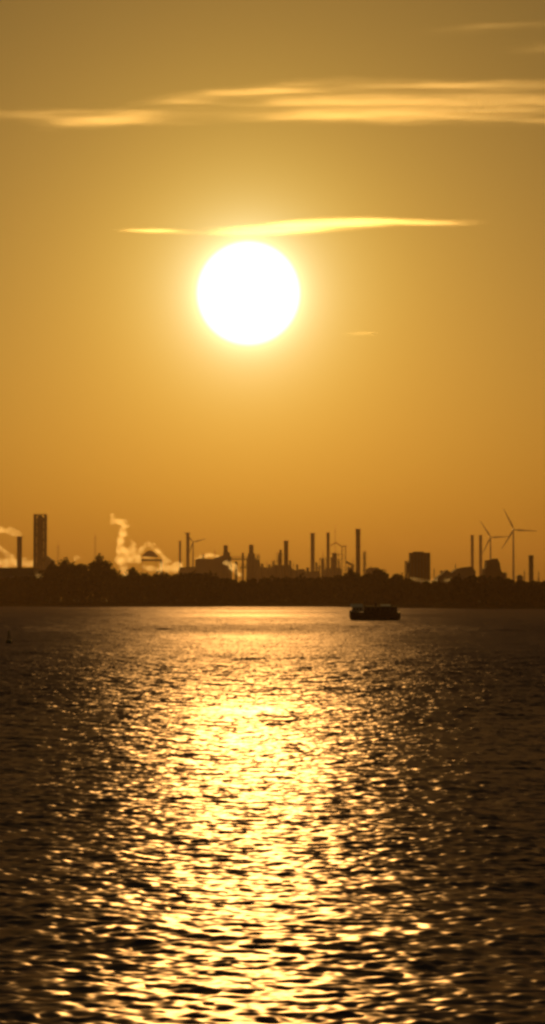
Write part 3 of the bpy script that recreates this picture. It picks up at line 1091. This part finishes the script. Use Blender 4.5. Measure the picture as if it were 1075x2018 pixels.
def cloud(ALT, pieces, label, thick, dens, seed, warp=120.0, grain=1.0, name='cloud'):
    """pieces: (px0, py0, px1, py1, half-width px, weight): a soft streak between two picture points, laid on a level sheet at height ALT."""
    c, s = math.cos(TILT), math.sin(TILT)

    def on_sheet(px, py):
        t = (1009.0 - py) / F
        D = (ALT - CAM_H) * (c - t * s) / (t * c + s)
        return at(px, py, D)
    pts = [on_sheet(px, py) for q in pieces for px, py in ((q[0], q[1]), (q[2], q[3]), ((q[0] + q[2]) / 2, q[1] - 2.2 * q[4]), ((q[0] + q[2]) / 2, q[3] + 2.2 * q[4]))]
    x0, x1 = min(p.x for p in pts), max(p.x for p in pts)
    y0, y1 = min(p.y for p in pts), max(p.y for p in pts)
    pad = 0.06 * (x1 - x0)
    x0 -= pad; x1 += pad
    cx, cyy = (x0 + x1) / 2, (y0 + y1) / 2
    hx, hy = (x1 - x0) / 2, (y1 - y0) / 2
    # lens-shaped sheet
    mb = MB()
    nu, nv = 24, 10
    for side in (1, -1):
        for i in range(nu + 1):
            for j in range(nv + 1):
                u, v = -1 + 2 * i / nu, -1 + 2 * j / nv
                mb.v.append((u * hx, v * hy, side * thick * (0.08 + 0.92 * math.sqrt(max(0, (1 - u ** 4) * (1 - v ** 4))))))
    K = (nu + 1) * (nv + 1)
    for i in range(nu):
        for j in range(nv):
            q = (i * (nv + 1) + j, (i + 1) * (nv + 1) + j, (i + 1) * (nv + 1) + j + 1, i * (nv + 1) + j + 1)
            mb.f.append(q)
            mb.f.append(tuple(k + K for k in q)[::-1])
    rim = [i * (nv + 1) for i in range(nu + 1)] + [nu * (nv + 1) + j for j in range(1, nv + 1)] + [i * (nv + 1) + nv for i in range(nu - 1, -1, -1)] + [j for j in range(nv - 1, 0, -1)]
    for k in range(len(rim)):
        a, b = rim[k], rim[(k + 1) % len(rim)]
        mb.f.append((b, a, a + K, b + K))
    m = bpy.data.materials.new('cloud')
    m.use_nodes = True
    n, l = m.node_tree.nodes, m.node_tree.links
    n.remove(n['Principled BSDF'])

    def mt(op, a, b=None, c=None, clamp=False):
        k = n.new('ShaderNodeMath'); k.operation = op; k.use_clamp = clamp
        for i, v in enumerate((a, b, c)):
            if v is None: continue
            if isinstance(v, (int, float)): k.inputs[i].default_value = v
            else: l.new(v, k.inputs[i])
        return k.outputs[0]
    t = n.new('ShaderNodeTexCoord')
    # bend the streaks with slow noise, then fray them with long fine noise
    def nz(scale, detail, stretch, off, rough=0.55, turn=0.0):
        mp = n.new('ShaderNodeMapping')
        mp.inputs['Scale'].default_value = (stretch, 1, 1)
        mp.inputs['Location'].default_value = (off, off * 0.7, 0)
        mp.inputs['Rotation'].default_value = (0, 0, turn)
        l.new(t.outputs['Object'], mp.inputs['Vector'])
        z = n.new('ShaderNodeTexNoise')
        z.inputs['Scale'].default_value = scale
        z.inputs['Detail'].default_value = detail
        z.inputs['Roughness'].default_value = rough
        l.new(mp.outputs[0], z.inputs['Vector'])
        return z
    bend = nz(1 / 420.0, 3, 0.4, seed * 17.3)
    sx = n.new('ShaderNodeSeparateXYZ'); l.new(t.outputs['Object'], sx.inputs[0])
    yy = mt('ADD', sx.outputs['Y'], mt('MULTIPLY', mt('SUBTRACT', bend.outputs['Fac'], 0.5), warp * 2))
    total = None
    for (ax, ay, bx, by, hw, wt) in pieces:
        A, B = on_sheet(ax, ay), on_sheet(bx, by)
        mid = (A + B) / 2
        half = max((B.x - A.x) / 2, 1.0)
        slope = (B.y - A.y) / (B.x - A.x)
        w = abs(on_sheet((ax + bx) / 2, (ay + by) / 2 - hw).y - on_sheet((ax + bx) / 2, (ay + by) / 2).y)
        u = mt('MULTIPLY', mt('SUBTRACT', sx.outputs['X'], mid.x - cx), 1 / half)
        vv = mt('MULTIPLY', mt('SUBTRACT', mt('SUBTRACT', yy, mid.y - cyy), mt('MULTIPLY', mt('SUBTRACT', sx.outputs['X'], mid.x - cx), slope)), 1 / w)
        g = mt('EXPONENT', mt('MULTIPLY', mt('ADD', mt('MULTIPLY', mt('POWER', mt('ABSOLUTE', u), 2.5), 1.8), mt('MULTIPLY', vv, vv)), -1.0))
        g = mt('MULTIPLY', g, wt)
        total = g if total is None else mt('ADD', total, g)
    f1 = nz(1 / (110.0 * grain), 5, 0.13, seed * 5.1 + 3, 0.6, 0.10)
    f2 = nz(1 / (42.0 * grain), 5, 0.16, seed * 9.7 + 1, 0.65, 0.16)
    e = mt('ADD', mt('MULTIPLY', total, 0.95), mt('ADD', mt('MULTIPLY', mt('SUBTRACT', f1.outputs['Fac'], 0.5), 3.6), mt('MULTIPLY', mt('SUBTRACT', f2.outputs['Fac'], 0.5), 1.5)))
    e = mt('MINIMUM', mt('MAXIMUM', mt('SUBTRACT', e, 0.30), 0.0), 1.4)
    soft = mt('MULTIPLY', total, 0.35)
    d = mt('MULTIPLY', mt('ADD', mt('MULTIPLY', e, mt('MULTIPLY', total, 2.2, clamp=True)), soft), dens)
    d = mt('MAXIMUM', mt('SUBTRACT', d, 0.03 * dens), 0.0)
    v = n.new('ShaderNodeVolumePrincipled')
    v.inputs['Color'].default_value = (1, 1, 1, 1)
    v.inputs['Anisotropy'].default_value = 0.87
    l.new(d, v.inputs['Density'])
    l.new(v.outputs[0], n['Material Output'].inputs['Volume'])
    o = mb.build(name, m, loc=Vector((cx, cyy, ALT)))
    m.cycles.volume_step_rate = 0.25
    return tag(o, label, 'cloud', 'wind-drawn clouds round the sun')


cloud(2600, [(-160, 222, 400, 242, 11, 0.6), (60, 250, 380, 222, 8, 0.45), (230, 206, 680, 164, 11, 0.62), (330, 226, 1300, 236, 12, 0.55), (430, 204, 1300, 204, 30, 0.75), (520, 160, 1300, 170, 8, 0.5)],
      'long bright cloud bank stretching to the right edge above the sun', 10, 0.0030, 1, warp=170, grain=1.3)
cloud(2600, [(395, 459, 640, 450, 9, 0.8), (500, 452, 780, 434, 11, 0.8), (640, 436, 970, 440, 6, 0.65), (230, 455, 390, 459, 4, 0.5)],
      'thin blazing cloud streak lying just above the sun', 9, 0.0055, 2, warp=110, grain=1.7)
cloud(2600, [(672, 659, 755, 656, 3.5, 0.6)], 'tiny faint cloud wisp right of the sun', 8, 0.0006, 3, warp=40)
cloud(2600, [(800, 66, 1200, 40, 11, 0.55), (980, 98, 1250, 86, 15, 0.55)], 'pale wisp of cloud in the top right corner', 10, 0.0014, 4)

# ------------------------------------------------------------------ haze: still air over the river and the plant
hz = MB().box(-8600, 8600, -8600, 8600, -2.0, 255.0).build('haze', None)
hm = bpy.data.materials.new('haze')
hm.use_nodes = True
hn, hl = hm.node_tree.nodes, hm.node_tree.links
hn.remove(hn['Principled BSDF'])
hv = hn.new('ShaderNodeVolumePrincipled')
hv.inputs['Color'].default_value = (0.97, 0.64, 0.40, 1)
hv.inputs['Density'].default_value = 0.46e-4
hv.inputs['Anisotropy'].default_value = 0.5
hl.new(hv.outputs[0], hn['Material Output'].inputs['Volume'])
hz.data.materials.append(hm)
tag(hz, 'thin golden haze over the river and plant', 'haze', kind='stuff')
